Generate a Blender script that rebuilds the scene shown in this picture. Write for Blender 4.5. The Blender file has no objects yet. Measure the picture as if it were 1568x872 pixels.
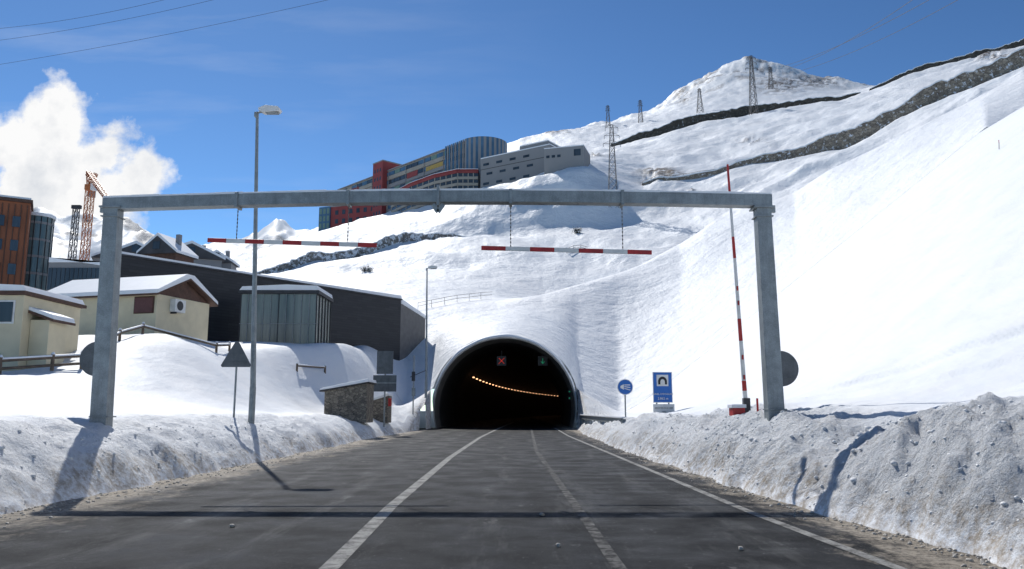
import bpy, math, random
import numpy as np
from mathutils import Vector, Matrix
random.seed(7); rng=np.random.RandomState(11)
# ---------------------------------------------------------------- survey helpers
F=1220.0; TH=math.atan(192/1220.0); EYE=1.5
def ray(px,py):
    u=(px-784)/F; v=(436-py)/F
    d=math.cos(TH)-v*math.sin(TH)
    return u/d,(math.sin(TH)+v*math.cos(TH))/d       # bearing X/Y and slope Z/Y
def sv(px,py,Y):
    a,t=ray(px,py); return Vector((a*Y,Y,EYE+t*Y))
scene=bpy.context.scene
# ---------------------------------------------------------------- numpy noise
TAB=rng.rand(8,256,256)
def vn(x,y,s=0):
    x=np.asarray(x,float);y=np.asarray(y,float)
    xi=np.floor(x).astype(int);yi=np.floor(y).astype(int)
    fx=x-xi;fy=y-yi;fx=fx*fx*(3-2*fx);fy=fy*fy*(3-2*fy)
    T=TAB[s%8];a=T[xi&255,yi&255];b=T[(xi+1)&255,yi&255];c=T[xi&255,(yi+1)&255];d=T[(xi+1)&255,(yi+1)&255]
    return (a*(1-fx)+b*fx)*(1-fy)+(c*(1-fx)+d*fx)*fy
def fbm(x,y,o=4,s=0,g=.5):
    r=0;A=1;n=0
    for i in range(o):
        r=r+A*(vn(x*2**i+17.3*i,y*2**i+9.1*i,s+i)-.5);n+=A;A*=g
    return r/n*2
def sst(a,b,x):
    t=np.clip((np.asarray(x,float)-a)/(b-a),0,1);return t*t*(3-2*t)
# ---------------------------------------------------------------- materials
def newmat(n):
    m=bpy.data.materials.new(n);m.use_nodes=True;nt=m.node_tree
    return m,nt,nt.nodes['Principled BSDF']
def noise(nt,vec,scale,detail=4,rough=.55):
    n=nt.nodes.new('ShaderNodeTexNoise');n.inputs['Scale'].default_value=scale;n.inputs['Detail'].default_value=detail
    n.inputs['Roughness'].default_value=rough
    if vec is not None: nt.links.new(vec,n.inputs['Vector'])
    return n.outputs['Fac']
def mrange(nt,val,a,b,c=0,d=1):
    n=nt.nodes.new('ShaderNodeMapRange');nt.links.new(val,n.inputs['Value'])
    for k,v in zip(('From Min','From Max','To Min','To Max'),(a,b,c,d)): n.inputs[k].default_value=v
    return n.outputs['Result']
def mathn(nt,op,a,b=None,clamp=False):
    n=nt.nodes.new('ShaderNodeMath');n.operation=op;n.use_clamp=clamp
    for i,v in enumerate((a,b)):
        if v is None: continue
        if isinstance(v,(int,float)): n.inputs[i].default_value=v
        else: nt.links.new(v,n.inputs[i])
    return n.outputs[0]
def mixc(nt,fac,a,b):
    n=nt.nodes.new('ShaderNodeMix');n.data_type='RGBA'
    if isinstance(fac,(int,float)): n.inputs[0].default_value=fac
    else: nt.links.new(fac,n.inputs[0])
    for i,v in ((6,a),(7,b)):
        if isinstance(v,tuple): n.inputs[i].default_value=(v[0],v[1],v[2],1)
        else: nt.links.new(v,n.inputs[i])
    return n.outputs[2]
def bump(nt,h,strength,dist,bsdf,prev=None):
    n=nt.nodes.new('ShaderNodeBump');n.inputs['Strength'].default_value=strength;n.inputs['Distance'].default_value=dist
    nt.links.new(h,n.inputs['Height'])
    if prev is not None: nt.links.new(prev,n.inputs['Normal'])
    nt.links.new(n.outputs[0],bsdf.inputs['Normal']);return n.outputs[0]
def pos(nt):
    return nt.nodes.new('ShaderNodeNewGeometry').outputs['Position']
def scaled(nt,vec,s):
    n=nt.nodes.new('ShaderNodeMapping');n.inputs['Scale'].default_value=s;nt.links.new(vec,n.inputs['Vector']);return n.outputs[0]
MC={}
def mat(name,col,rough=.6,metal=0,var=.2,scale=3,bmp=0,emit=0):
    if name in MC: return MC[name]
    m,nt,b=newmat(name);p=pos(nt)
    f=mrange(nt,noise(nt,p,scale,6),.3,.7)
    c2=tuple(max(0,c*(1-var)) for c in col);c1=tuple(min(1,c*(1+var)) for c in col)
    nt.links.new(mixc(nt,f,c2,c1),b.inputs['Base Color'])
    b.inputs['Roughness'].default_value=rough;b.inputs['Metallic'].default_value=metal
    if bmp: bump(nt,noise(nt,p,scale*6,4),bmp,.02,b)
    if emit:
        b.inputs['Emission Color'].default_value=(*col,1);b.inputs['Emission Strength'].default_value=emit
    MC[name]=m;return m
def snow_mat(name,near):
    m,nt,b=newmat(name);p=pos(nt)
    at=nt.nodes.new('ShaderNodeAttribute');at.attribute_name='dirt'
    rk=nt.nodes.new('ShaderNodeAttribute');rk.attribute_name='rough'
    base=mixc(nt,mrange(nt,noise(nt,p,.6 if near else .05,5),.3,.7),(.82,.85,.88),(.88,.885,.89))
    if near:
        nz=noise(nt,p,5,9,.8)
        gd=mathn(nt,'MULTIPLY',rk.outputs['Fac'],mrange(nt,noise(nt,p,10,8,.78),.52,.66,0,.42),True)
        base=mixc(nt,gd,base,(.55,.47,.37))
        d=mathn(nt,'MULTIPLY',at.outputs['Fac'],mrange(nt,nz,.42,.60),True)
        c=mixc(nt,d,base,(.36,.29,.21))
        nt.links.new(c,b.inputs['Base Color'])
        h1=mathn(nt,'MULTIPLY',noise(nt,p,6,10,.72),rk.outputs['Fac'])
        n1=bump(nt,h1,.9,.24,b)
        n2=bump(nt,noise(nt,scaled(nt,p,(1,.5,1)),1.3,6,.55),.45,.14,b,n1)
        bump(nt,noise(nt,p,60,3),.2,.02,b,n2)
    else:
        c=mixc(nt,mathn(nt,'MULTIPLY',at.outputs['Fac'],mrange(nt,noise(nt,p,.5,8,.7),.40,.50),True),base,(.12,.095,.075))
        nt.links.new(c,b.inputs['Base Color'])
        n1=bump(nt,noise(nt,p,.12,8,.6),.5,2.0,b)
        bump(nt,noise(nt,p,.9,6,.6),.40,.35,b,n1)
    b.inputs['Roughness'].default_value=.6
    b.inputs['Specular IOR Level'].default_value=.25
    return m
M_near=snow_mat('snow_near',True);M_far=snow_mat('snow_far',False)
M_snow=mat('snow_cap',(.84,.86,.88),.6,0,.03,2,.3)
def galv(name,c):
    m,nt,b=newmat(name);p=pos(nt)
    v=nt.nodes.new('ShaderNodeTexVoronoi');v.inputs['Scale'].default_value=45;nt.links.new(p,v.inputs['Vector'])
    f=mathn(nt,'ADD',mathn(nt,'MULTIPLY',v.outputs['Distance'],.5),mrange(nt,noise(nt,p,4,6),.3,.7,0,.6),True)
    st=noise(nt,scaled(nt,p,(6,6,.5)),1.5,6,.7)
    cc=mixc(nt,f,tuple(x*.6 for x in c),tuple(x*1.25 for x in c))
    nt.links.new(mixc(nt,mrange(nt,st,.5,.75,0,.5),cc,tuple(x*.45 for x in c)),b.inputs['Base Color'])
    b.inputs['Roughness'].default_value=.5;b.inputs['Metallic'].default_value=.35
    return m
M_galv=galv('galvanised_steel',(.27,.30,.31));M_signback=galv('sign_back',(.11,.12,.13))
M_red=mat('red_paint',(.42,.02,.018),.4,0,.25,4);M_white=mat('white_paint',(.72,.72,.70),.45,0,.1,4)
M_dark=mat('dark_steel',(.05,.05,.055),.6,.3,.3,2);M_lat=mat('lattice_steel',(.13,.12,.115),.6,.3,.3,.5)
M_blue=mat('sign_blue',(.01,.13,.48),.35,0,.05,3);M_black=mat('black_paint',(.015,.015,.017),.5)
M_wood=mat('weathered_wood',(.14,.105,.075),.8,0,.35,6,.4)
def stone(name,c1,c2,scale,snow=.0):
    m,nt,b=newmat(name);p=pos(nt)
    ps=scaled(nt,p,(1,1,1.5))
    v=nt.nodes.new('ShaderNodeTexVoronoi');v.inputs['Scale'].default_value=scale;nt.links.new(ps,v.inputs['Vector'])
    v2=nt.nodes.new('ShaderNodeTexVoronoi');v2.feature='DISTANCE_TO_EDGE';v2.inputs['Scale'].default_value=scale;nt.links.new(ps,v2.inputs['Vector'])
    sp=nt.nodes.new('ShaderNodeSeparateColor');nt.links.new(v.outputs['Color'],sp.inputs[0])
    c=mixc(nt,sp.outputs[0],c1,c2)
    c=mixc(nt,mrange(nt,v2.outputs['Distance'],.01,.08,.8,0),c,(.04,.036,.03))
    c=mixc(nt,mrange(nt,noise(nt,p,scale*.3,6,.6),.35,.65,0,.5),c,tuple(x*.6 for x in c1))
    if snow: c=mixc(nt,mrange(nt,noise(nt,p,scale*.8,6,.75),.62-snow*.1,.66-snow*.1),c,(.75,.77,.80))
    nt.links.new(c,b.inputs['Base Color']);b.inputs['Roughness'].default_value=.9
    bump(nt,v2.outputs['Distance'],.6,.1,b);return m
M_stone=stone('rubble_stone',(.14,.125,.105),(.38,.33,.26),5);M_bigstone=stone('retaining_stone',(.20,.165,.13),(.46,.39,.30),1.3,.5)
M_lowstone=stone('low_wall_stone',(.16,.15,.14),(.40,.37,.33),1.2,1.2)
M_drystone=stone('dark_retaining_stone',(.06,.052,.043),(.15,.13,.10),1.1,.05)
# ---------------------------------------------------------------- mesh builder
class B:
    def __init__(s,name): s.n=name;s.v=[];s.f=[];s.mi=[];s.m=[];s.M=Matrix.Identity(4);s.sm=[]
    def idx(s,m):
        if m not in s.m: s.m.append(m)
        return s.m.index(m)
    def add(s,vs,fs,m,smooth=False):
        o=len(s.v);s.v+= [tuple(s.M@Vector(v)) for v in vs];i=s.idx(m)
        for f in fs: s.f.append([o+k for k in f]);s.mi.append(i);s.sm.append(smooth)
    def box(s,x0,x1,y0,y1,z0,z1,m):
        s.add([(x0,y0,z0),(x1,y0,z0),(x1,y1,z0),(x0,y1,z0),(x0,y0,z1),(x1,y0,z1),(x1,y1,z1),(x0,y1,z1)],
          [(0,3,2,1),(4,5,6,7),(0,1,5,4),(1,2,6,5),(2,3,7,6),(3,0,4,7)],m)
    def tube(s,p0,p1,r0,m,r1=None,n=8,cap=True):
        p0=Vector(p0);p1=Vector(p1);r1=r0 if r1 is None else r1
        d=(p1-p0).normalized();a=d.orthogonal().normalized();b=d.cross(a);vs=[]
        for p,r in((p0,r0),(p1,r1)):
            for i in range(n):
                t=2*math.pi*i/n;vs.append(p+(a*math.cos(t)+b*math.sin(t))*r)
        fs=[(i,(i+1)%n,n+(i+1)%n,n+i) for i in range(n)]
        s.add(vs,fs,m,n>6)
        if cap: s.add(vs,[tuple(range(n-1,-1,-1)),tuple(range(n,2*n))],m)
    def bar(s,p0,p1,w,h,m,w1=None,h1=None):
        p0=Vector(p0);p1=Vector(p1);w1=w1 or w;h1=h1 or h
        d=(p1-p0).normalized();up=Vector((0,0,1)) if abs(d.z)<.9 else Vector((0,1,0))
        a=d.cross(up).normalized();b=a.cross(d).normalized();vs=[]
        for p,ww,hh in((p0,w,h),(p1,w1,h1)):
            for i,j in((-1,-1),(1,-1),(1,1),(-1,1)): vs.append(p+a*i*ww/2+b*j*hh/2)
        s.add(vs,[(3,2,1,0),(4,5,6,7),(0,1,5,4),(1,2,6,5),(2,3,7,6),(3,0,4,7)],m)
    def prism(s,poly,axis,c0,c1,m):
        n=len(poly);vs=[]
        for c in(c0,c1):
            for p in poly:
                vs.append((c,p[0],p[1]) if axis=='x' else ((p[0],c,p[1]) if axis=='y' else (p[0],p[1],c)))
        s.add(vs,[tuple(range(n)),tuple(range(2*n-1,n-1,-1))]+[(i,n+i,n+(i+1)%n,(i+1)%n) for i in range(n)],m)
    def disc(s,c,r,thick,m,n=28):
        poly=[(c[0]+r*math.cos(2*math.pi*i/n),c[2]+r*math.sin(2*math.pi*i/n)) for i in range(n)]
        s.prism(poly,'y',c[1],c[1]+thick,m)
    def lattice(s,p0,p1,w0,w1,n,m,r):
        p0=Vector(p0);p1=Vector(p1);d=(p1-p0).normalized();up=Vector((0,0,1)) if abs(d.z)<.9 else Vector((0,1,0))
        a=d.cross(up).normalized();b=a.cross(d).normalized()
        L=[]
        for k in range(n+1):
            q=p0.lerp(p1,k/n);w=(w0+(w1-w0)*k/n)/2
            L.append([q+a*i*w+b*j*w for i,j in((-1,-1),(1,-1),(1,1),(-1,1))])
        for i in range(4): s.tube(L[0][i],L[-1][i],r*1.5,m,n=4)
        for k in range(n):
            for i in range(4):
                j=(i+1)%4
                s.tube(L[k][i],L[k+1][j],r,m,n=3,cap=False);s.tube(L[k][j],L[k+1][i],r,m,n=3,cap=False)
                s.tube(L[k+1][i],L[k+1][j],r,m,n=3,cap=False)
    def build(s,bevel=0,loc=None):
        me=bpy.data.meshes.new(s.n);me.from_pydata(s.v,[],s.f);me.update()
        for m in s.m: me.materials.append(m)
        me.polygons.foreach_set('material_index',s.mi);me.polygons.foreach_set('use_smooth',s.sm)
        o=bpy.data.objects.new(s.n,me);scene.collection.objects.link(o)
        if bevel:
            b=o.modifiers.new('bevel','BEVEL');b.width=bevel;b.segments=2;b.limit_method='ANGLE'
        return o
def gridmesh(name,X,Y,Z,mat_,attrs={},keep=None):
    r,c=X.shape;me=bpy.data.meshes.new(name)
    co=np.stack([X,Y,Z],-1).reshape(-1,3)
    i=np.arange(r*c).reshape(r,c)
    q=np.stack([i[:-1,:-1],i[:-1,1:],i[1:,1:],i[1:,:-1]],-1)
    if keep is not None: q=q[keep]
    q=q.reshape(-1,4)
    me.from_pydata(co.tolist(),[],q.tolist());me.update()
    for k,v in attrs.items():
        at=me.attributes.new(k,'FLOAT','POINT');at.data.foreach_set('value',v.astype(np.float32).ravel())
    me.polygons.foreach_set('use_smooth',[True]*len(me.polygons))
    me.materials.append(mat_);o=bpy.data.objects.new(name,me);scene.collection.objects.link(o);return o
# ---------------------------------------------------------------- near terrain
XC=-.6;TY=68.0
def eR(y): return np.interp(y,[-15,0,8,13,30,50,66],[5.0,5.0,4.75,4.45,4.15,4.4,5.35])+.2*fbm(np.asarray(y)*.9,np.zeros_like(y)+3,4,1)
def eL(y): return np.interp(y,[-15,30,50,66],[-7.3,-7.45,-7.4,-6.75])+.25*fbm(np.asarray(y)*.8,np.zeros_like(y)+7,4,2)
def zA(x,y,detail=True):
    x=np.asarray(x,float);y=np.asarray(y,float)
    dl=eL(y)-x;dr=x-eR(y)
    k=sst(42,62,y)
    hL=1.25+2.5*sst(27,40,y+.25*(x+16))+1.4*sst(45,62,y)
    x0=10.6-2.6*k;x1=17.5-4.6*k
    zl=1.40*(1-np.exp(-np.maximum(dl,0)/1.05))+hL*sst(0,1,(-x-x0)/(x1-x0))
    zl=zl+ .012*np.maximum(-x-20,0)
    bh=np.interp(y,[0,8,11,14.5,18,25,40,66],[1.85,1.8,1.7,1.4,1.55,1.4,1.1,.7])
    zr=bh*(1-np.exp(-np.maximum(dr,0)/.9))
    sl=np.log1p(np.exp(np.clip((x-9.3)/1.1,-30,30)))*1.1
    sl=np.where(sl<50,sl,50+(sl-50)*.12)
    zr=zr+.78*sl
    dist=(x-8.3)*.9-(24-y)*.40+.15*np.sin(y*.8)
    en=sst(26,22,y)*sst(6,9,y)
    zr=zr+en*(.20*sst(-.06,.10,dist)*np.exp(-np.maximum(dist,0)/1.5)+.14*sst(-.06,.10,dist+1.5)*np.exp(-np.maximum(dist+1.5,0)/.6)*sst(14,18,y))  # low steps shaped into the slope so their shaded faces draw dark lines
    z=np.where(x<-1,zl,zr)
    d=np.where(x<-1,dl,dr)
    rough=sst(0,.35,d)*(1-sst(1.5,3.4,d))*np.where(x<-1,.5,.95)
    fade=1-sst(60,67.5,y)
    if detail:
        rg=1-2*np.abs(vn(x*2.3,y*1.9,5)-.5);nr=1+.4*sst(16,10,y)*(x>0)
        z=z+fade*(rough*nr*(.30*fbm(x*.9,y*.7,3,3)+.19*fbm(x*3.3,y*2.8,4,4,.6)+.09*(rg-.5))+sst(.2,2,d)*(.26*fbm(x*.16,y*.13,3,5)+.07*fbm(x*.7,y*.6,4,1)))
    dx=np.abs(x-XC)
    zd=np.where(dx<6.1,1.6+np.sqrt(np.maximum(6.32**2-dx**2,0)),3.25-(dx-6.1)*.6)
    w=np.where(dx<6.15,(y>=TY-.05)*1.0,sst(55,68,y))
    z=z+w*np.maximum(0,zd-z)
    z=np.where(d<0,np.where(w>0.5,z,-.06+.0*z),z)
    return z,d,rough
def ground(x,y): return float(zA(np.array([x]),np.array([min(y,67.5)]))[0][0])
xs=np.concatenate([np.linspace(-130,-30,45)[:-1],np.linspace(-30,-13,70)[:-1],np.linspace(-13,-6.2,95)[:-1],np.linspace(-6.2,3.9,60)[:-1],
   np.linspace(3.9,10,125)[:-1],np.linspace(10,15,75)[:-1],np.linspace(15,30,70)[:-1],np.linspace(30,160,80)])
ys=[-15.0]
while ys[-1]<TY-.3: ys.append(ys[-1]+ (0.5 if ys[-1]<4 else max(.045,.0078*ys[-1])))
ys=np.array(ys+[TY-.1,TY])
X,Y=np.meshgrid(xs,ys);Z,D,R=zA(X,Y)
dirt=(1-sst(.05,.75,D+.5*fbm(X*1.3,Y*.9,3,6)))*.9+.16*R*np.where(X>0,1,.1)*sst(-.1,.6,fbm(X*.8,Y*.8,4,2))
dirt=np.clip(dirt,0,1)
kp=(np.maximum(np.maximum(D[:-1,:-1],D[1:,1:]),np.maximum(D[1:,:-1],D[:-1,1:]))>0)
gridmesh('snow_ground',X,Y,Z,M_near,{'dirt':dirt,'rough':.07+R},kp)
# ---------------------------------------------------------------- far terrain
rows=[
[(-1200,560,100),(0,545,90),(200,540,90),(430,522,88),(560,503,88),(620,489,86),(700,480,88),(760,471,92),(830,453,100),(900,430,105),(980,400,112),(1040,370,118),(1080,345,120),(1150,315,120),(1215,290,118),(1270,252,115),(1400,190,105),(1568,106,98),(2100,60,95),(3500,20,90)],
[(-1200,570,140),(0,560,130),(200,540,125),(330,475,120),(430,456,118),(560,446,112),(650,456,105),(760,455,112),(830,460,118),(900,448,125),(980,422,135),(1040,393,142),(1080,372,146),(1150,344,145),(1215,318,142),(1270,284,140),(1400,220,130),(1568,138,122),(2100,80,118),(3500,40,112)],
[(-1200,575,220),(0,565,200),(200,500,170),(330,430,155),(410,424,150),(560,395,165),(700,360,180),(760,354,182),(870,345,182),(950,343,180),(1060,320,178),(1150,290,170),(1215,268,165),(1270,255,160),(1400,192,152),(1568,116,145),(2100,70,140),(3500,30,135)],
[(-1200,580,300),(0,570,280),(200,510,240),(330,412,215),(410,388,210),(490,366,215),(560,345,215),(640,323,215),(740,292,206),(870,262,196),(900,262,196),(940,275,198),(985,286,200),(1050,275,198),(1100,268,195),(1200,250,190),(1290,236,180),(1400,178,172),(1568,102,165),(2100,50,160),(3500,10,150)],
[(-1200,585,420),(0,575,400),(200,520,330),(330,420,290),(410,384,285),(490,354,285),(560,335,275),(640,310,260),(740,284,245),(870,252,240),(900,246,240),(985,240,255),(1050,226,260),(1100,220,260),(1200,200,250),(1290,176,240),(1400,136,235),(1568,84,230),(2100,40,220),(3500,0,200)],
[(-1200,590,600),(0,580,560),(200,530,480),(330,430,420),(410,388,400),(490,348,390),(560,330,380),(640,300,370),(740,262,360),(870,237,350),(940,229,340),(1000,212,340),(1060,194,340),(1150,174,340),(1290,154,320),(1400,115,310),(1568,70,300),(2100,30,290),(3500,-10,270)],
[(-1200,595,800),(0,585,760),(200,540,700),(330,440,620),(410,400,600),(490,350,560),(600,290,540),(700,250,530),(760,227,520),(800,212,520),(870,200,520),(950,190,540),(1000,181,560),(1100,163,560),(1290,148,520),(1400,115,500),(1568,74,480),(2100,40,470),(3500,0,450)],
[(-1200,600,1200),(0,590,1200),(410,410,1000),(490,360,950),(600,300,900),(760,235,900),(870,206,900),(950,188,900),(990,176,900),(1015,160,900),(1040,140,900),(1075,122,900),(1110,104,900),(1145,92,900),(1190,99,900),(1240,114,900),(1290,127,880),(1350,142,850),(1568,120,800),(2100,60,800),(3500,20,800)],
[(-1200,610,1900),(0,600,1900),(490,480,1600),(760,400,1500),(1010,300,1500),(1190,280,1500),(1568,300,1500),(2100,300,1500),(3500,300,1500)]]
ag=np.concatenate([np.linspace(-2.0,-.75,50)[:-1],np.linspace(-.75,.75,760)[:-1],np.linspace(.75,2.35,60)])
T=[];LY=[]
z0,_,_=zA(ag*TY,np.full_like(ag,TY))
T.append((z0-EYE)/TY);LY.append(np.full_like(ag,math.log(TY)))
for r in rows:
    P=[(*ray(p,q),y) for p,q,y in r];a=[p[0] for p in P]
    T.append(np.interp(ag,a,[p[1] for p in P]));LY.append(np.interp(ag,a,[math.log(p[2]) for p in P]))
sub=[22,16,26,26,24,24,18,40,8];tt=[T[0]];ll=[LY[0]];ROWI=[0]
for k in range(len(rows)):
    for i in range(1,sub[k]+1):
        w=i/sub[k];tt.append(T[k]*(1-w)+T[k+1]*w);ll.append(LY[k]*(1-w)+LY[k+1]*w)
    ROWI.append(len(tt)-1)
tt=np.array(tt);ll=np.array(ll)
for _ in range(4):
    t2=tt.copy();t2[1:-1]=(tt[:-2]+2*tt[1:-1]+tt[2:])/4;tt=t2
    l2=ll.copy();l2[1:-1]=(ll[:-2]+2*ll[1:-1]+ll[2:])/4;ll=l2
for _ in range(4):
    t2=tt.copy();t2[1:,1:-1]=(tt[1:,:-2]+2*tt[1:,1:-1]+tt[1:,2:])/4;tt=t2
YY=np.exp(ll);XX=ag[None,:]*YY;ZZ=EYE+tt*YY
far=sst(70,110,YY);mid=sst(112,150,YY)
wx=XX+9*fbm(XX*.03,YY*.03,3,1);wy=YY+9*fbm(XX*.03,YY*.03,3,5)
ZZ=ZZ+far*(1.3*fbm(XX*.035,YY*.03,4,2)+mid*(.7*fbm(XX*.14,YY*.10,4,3)+2.8*(.35-np.abs(fbm(wx*.028+wy*.012,wy*.045,3,6)))+1.4*(.3-np.abs(fbm(wx*.06,wy*.09,3,2)))))
pkm=sst(600,850,YY)*sst(40,90,XX)
ZZ=ZZ+pkm*(10*fbm(XX*.02,YY*.02,6,4,.6)-7*np.abs(fbm(XX*.03,YY*.01,5,1,.6))+3)
dirtF=np.zeros_like(ZZ)
pk=sst(600,800,YY)*sst(120,200,XX);nzp=fbm(XX*.07,YY*.05,5,1);dirtF=np.maximum(dirtF,pk*sst(.08,.25,nzp)*.8)
rk=fbm(XX*.25,YY*.16,5,2,.65)
for (px,py,rw,rh) in [(1015,272,34,7),(1155,222,22,9),(1000,280,18,6),(845,204,34,5),(1520,88,40,8),(1060,300,10,3),(905,243,14,3),(1195,130,40,14),(1250,128,40,8),(1045,150,14,10)]:
    a_,t_=ray(px,py);g=np.exp(-(((ag[None,:]-a_)*F/rw)**2+((tt-t_)*F/rh)**2))*(YY>180);dirtF=np.maximum(dirtF,np.clip(g*1.3,0,1)*sst(-.12,.06,rk))
ZZ=ZZ+dirtF*(YY<600)*.8*(1+rk)
gridmesh('snowy_hillside',XX,YY,ZZ,M_far,{'dirt':dirtF,'rough':np.ones_like(ZZ)*.3})
def hill(px,row):
    a=ray(px,300)[0];j0=int(np.interp(a,ag,np.arange(len(ag))));i=ROWI[row]
    return Vector((XX[i,j0],YY[i,j0],ZZ[i,j0]))
def hillz(x,y):
    a=x/y;j=int(np.interp(a,ag,np.arange(len(ag))));return float(np.interp(y,YY[:,j],ZZ[:,j]))
md=[[(-1200,596,1100),(1700,596,1100)],
 [(-1200,420,1700),(-300,430,1700),(0,400,1700),(60,395,1650),(120,402,1700),(200,385,1750),(280,400,1700),(340,405,1700),(420,380,1700),(520,400,1700),(900,420,1700),(1700,500,1700)],
 [(-1200,330,2300),(-300,360,2300),(-60,340,2300),(0,338,2300),(60,316,2300),(100,330,2300),(150,326,2300),(190,330,2300),(240,352,2300),(310,366,2300),(360,362,2300),(400,346,2300),(425,338,2300),(450,345,2300),(520,352,2300),(700,380,2300),(1700,480,2300)],
 [(-1200,520,3200),(1700,540,3200)]]
am=np.linspace(-1.6,.7,620);TT=[];YL=[]
for r in md:
    P=[(*ray(p,q),y) for p,q,y in r];TT.append(np.interp(am,[p[0] for p in P],[p[1] for p in P]));YL.append(np.interp(am,[p[0] for p in P],[p[2] for p in P]))
t3=[];y3=[]
for k in range(3):
    for i in range(36): w=i/36;t3.append(TT[k]*(1-w)+TT[k+1]*w);y3.append(YL[k]*(1-w)+YL[k+1]*w)
t3=np.array(t3);y3=np.array(y3);x3=am[None,:]*y3;z3=EYE+t3*y3
z3=z3+sst(1200,1600,y3)*(45*(fbm(x3*.006,y3*.005,6,6,.6))-30*np.abs(fbm(x3*.008,y3*.003,5,2,.55)))
dm=sst(.1,.3,fbm(x3*.012,y3*.012,5,3))*.8
gridmesh('mountain_range',x3,y3,z3,M_far,{'dirt':dm,'rough':np.ones_like(z3)})
g=B('snow_plain');g.box(-5000,5000,-3000,6000,-3,-2.5,M_snow);g.build()
# ---------------------------------------------------------------- road
def asphalt():
    m,nt,b=newmat('asphalt');p=pos(nt)
    sx=nt.nodes.new('ShaderNodeSeparateXYZ');nt.links.new(p,sx.inputs[0])
    base=mixc(nt,mrange(nt,noise(nt,scaled(nt,p,(1,.35,1)),.9,6,.6),.38,.62),(.008,.009,.011),(.020,.021,.023))
    # dried salt smeared along the wheel tracks
    bend=mrange(nt,noise(nt,scaled(nt,p,(.3,.12,1)),1.0,3,.5),.2,.8,-.9,.9)
    xb=mathn(nt,'ADD',sx.outputs[0],bend);band=None
    for c0,wd in((-4.7,.55),(-3.1,.35),(-.3,.40),(1.0,.30),(2.6,.45)):
        q=mrange(nt,mathn(nt,'ABSOLUTE',mathn(nt,'SUBTRACT',xb,c0)),0,wd,.11,0);band=q if band is None else mathn(nt,'MAXIMUM',band,q)
    st=mathn(nt,'ADD',noise(nt,scaled(nt,p,(2.2,.28,1)),1.3,11,.82),band)
    c=mixc(nt,mrange(nt,st,.56,.72,0,.55),base,(.13,.13,.125))
    pt=noise(nt,scaled(nt,p,(1,.4,1)),1.5,10,.8)
    c=mixc(nt,mrange(nt,pt,.60,.66,0,.6),c,(.26,.26,.25))
    sp=noise(nt,p,20,5,.75);gr=mrange(nt,sp,.63,.68,0,1)
    c=mixc(nt,gr,c,(.34,.34,.33))
    wob=mrange(nt,noise(nt,scaled(nt,p,(1,.5,1)),1.3,8,.8),.2,.8,-1.5,1.5)
    xl=mathn(nt,'ADD',sx.outputs[0],wob)
    l=mrange(nt,xl,-6.0,-7.1);r=mrange(nt,xl,3.8,4.5)
    e=mathn(nt,'MAXIMUM',l,r);e=mathn(nt,'MULTIPLY',e,mrange(nt,noise(nt,p,9,8,.8),.38,.54,.15,1),True)
    c=mixc(nt,e,c,(.46,.40,.32))
    nt.links.new(c,b.inputs['Base Color'])
    nt.links.new(mrange(nt,noise(nt,p,1.1,5),.35,.65,.4,.7),b.inputs['Roughness'])
    b.inputs['Specular IOR Level'].default_value=.08
    n=bump(nt,noise(nt,p,22,7,.8),.8,.05,b);bump(nt,noise(nt,p,5,5),.3,.03,b,n);return m
M_as=asphalt()
def paint(name,lo,hi,a):
    m,nt,b=newmat(name);p=pos(nt)
    f=mathn(nt,'MULTIPLY',mrange(nt,noise(nt,p,3.0,10,.8),lo,hi,0,a),mrange(nt,noise(nt,p,38,3,.6),.3,.45,.4,1))
    nt.links.new(mixc(nt,f,(.018,.018,.02),(.46,.45,.42)),b.inputs['Base Color']);b.inputs['Roughness'].default_value=.7
    b.inputs['Specular IOR Level'].default_value=.1
    bump(nt,noise(nt,p,22,7,.8),.8,.05,b);return m
M_p1=paint('road_paint',.34,.56,1);M_p2=paint('worn_road_paint',.44,.70,.75)
def tcx(y): return XC+(.00081*(y-TY)**2 if y>TY else 0)
rd=B('road')
yy=list(np.arange(-15,TY+1,3))+list(np.arange(TY+2,262,6))
for i in range(len(yy)-1):
    y0,y1=yy[i],yy[i+1]
    w=lambda y:(-9.0,6.5) if y<60 else ((-8.0,6.5) if y<=TY+1 else (tcx(y)-5.9,tcx(y)+5.9))
    a=w(y0);b_=w(y1);rd.add([(a[0],y0,0),(a[1],y0,0),(b_[1],y1,0),(b_[0],y1,0)],[(0,1,2,3)],M_as)
rd.build()
mk=B('road_markings')
def ribbon(fx,y0,y1,w,m,z=.004):
    n=max(2,int((y1-y0)/1.0))
    for i in range(n):
        a=y0+(y1-y0)*i/n;b=y0+(y1-y0)*(i+1)/n
        mk.add([(fx(a)-w/2,a,z),(fx(a)+w/2,a,z),(fx(b)+w/2,b,z),(fx(b)-w/2,b,z)],[(0,1,2,3)],m)
cl=lambda y:float(np.interp(y,[0,8,13,26,45,69,110],[-1.72,-1.75,-1.9,-1.98,-1.75,-1.0,.6]))
ribbon(cl,2,100,.19,M_p1)
rl=lambda y:float(np.interp(y,[0,8,12,47,69],[3.75,3.7,3.54,3.28,3.6]))
ribbon(rl,2,68,.14,M_p1)
dl=lambda y:float(np.interp(y,[0,11,30,68],[1.05,1.02,.9,1.6]))
ribbon(dl,3,64,.14,M_p2)
mk.build()
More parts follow.
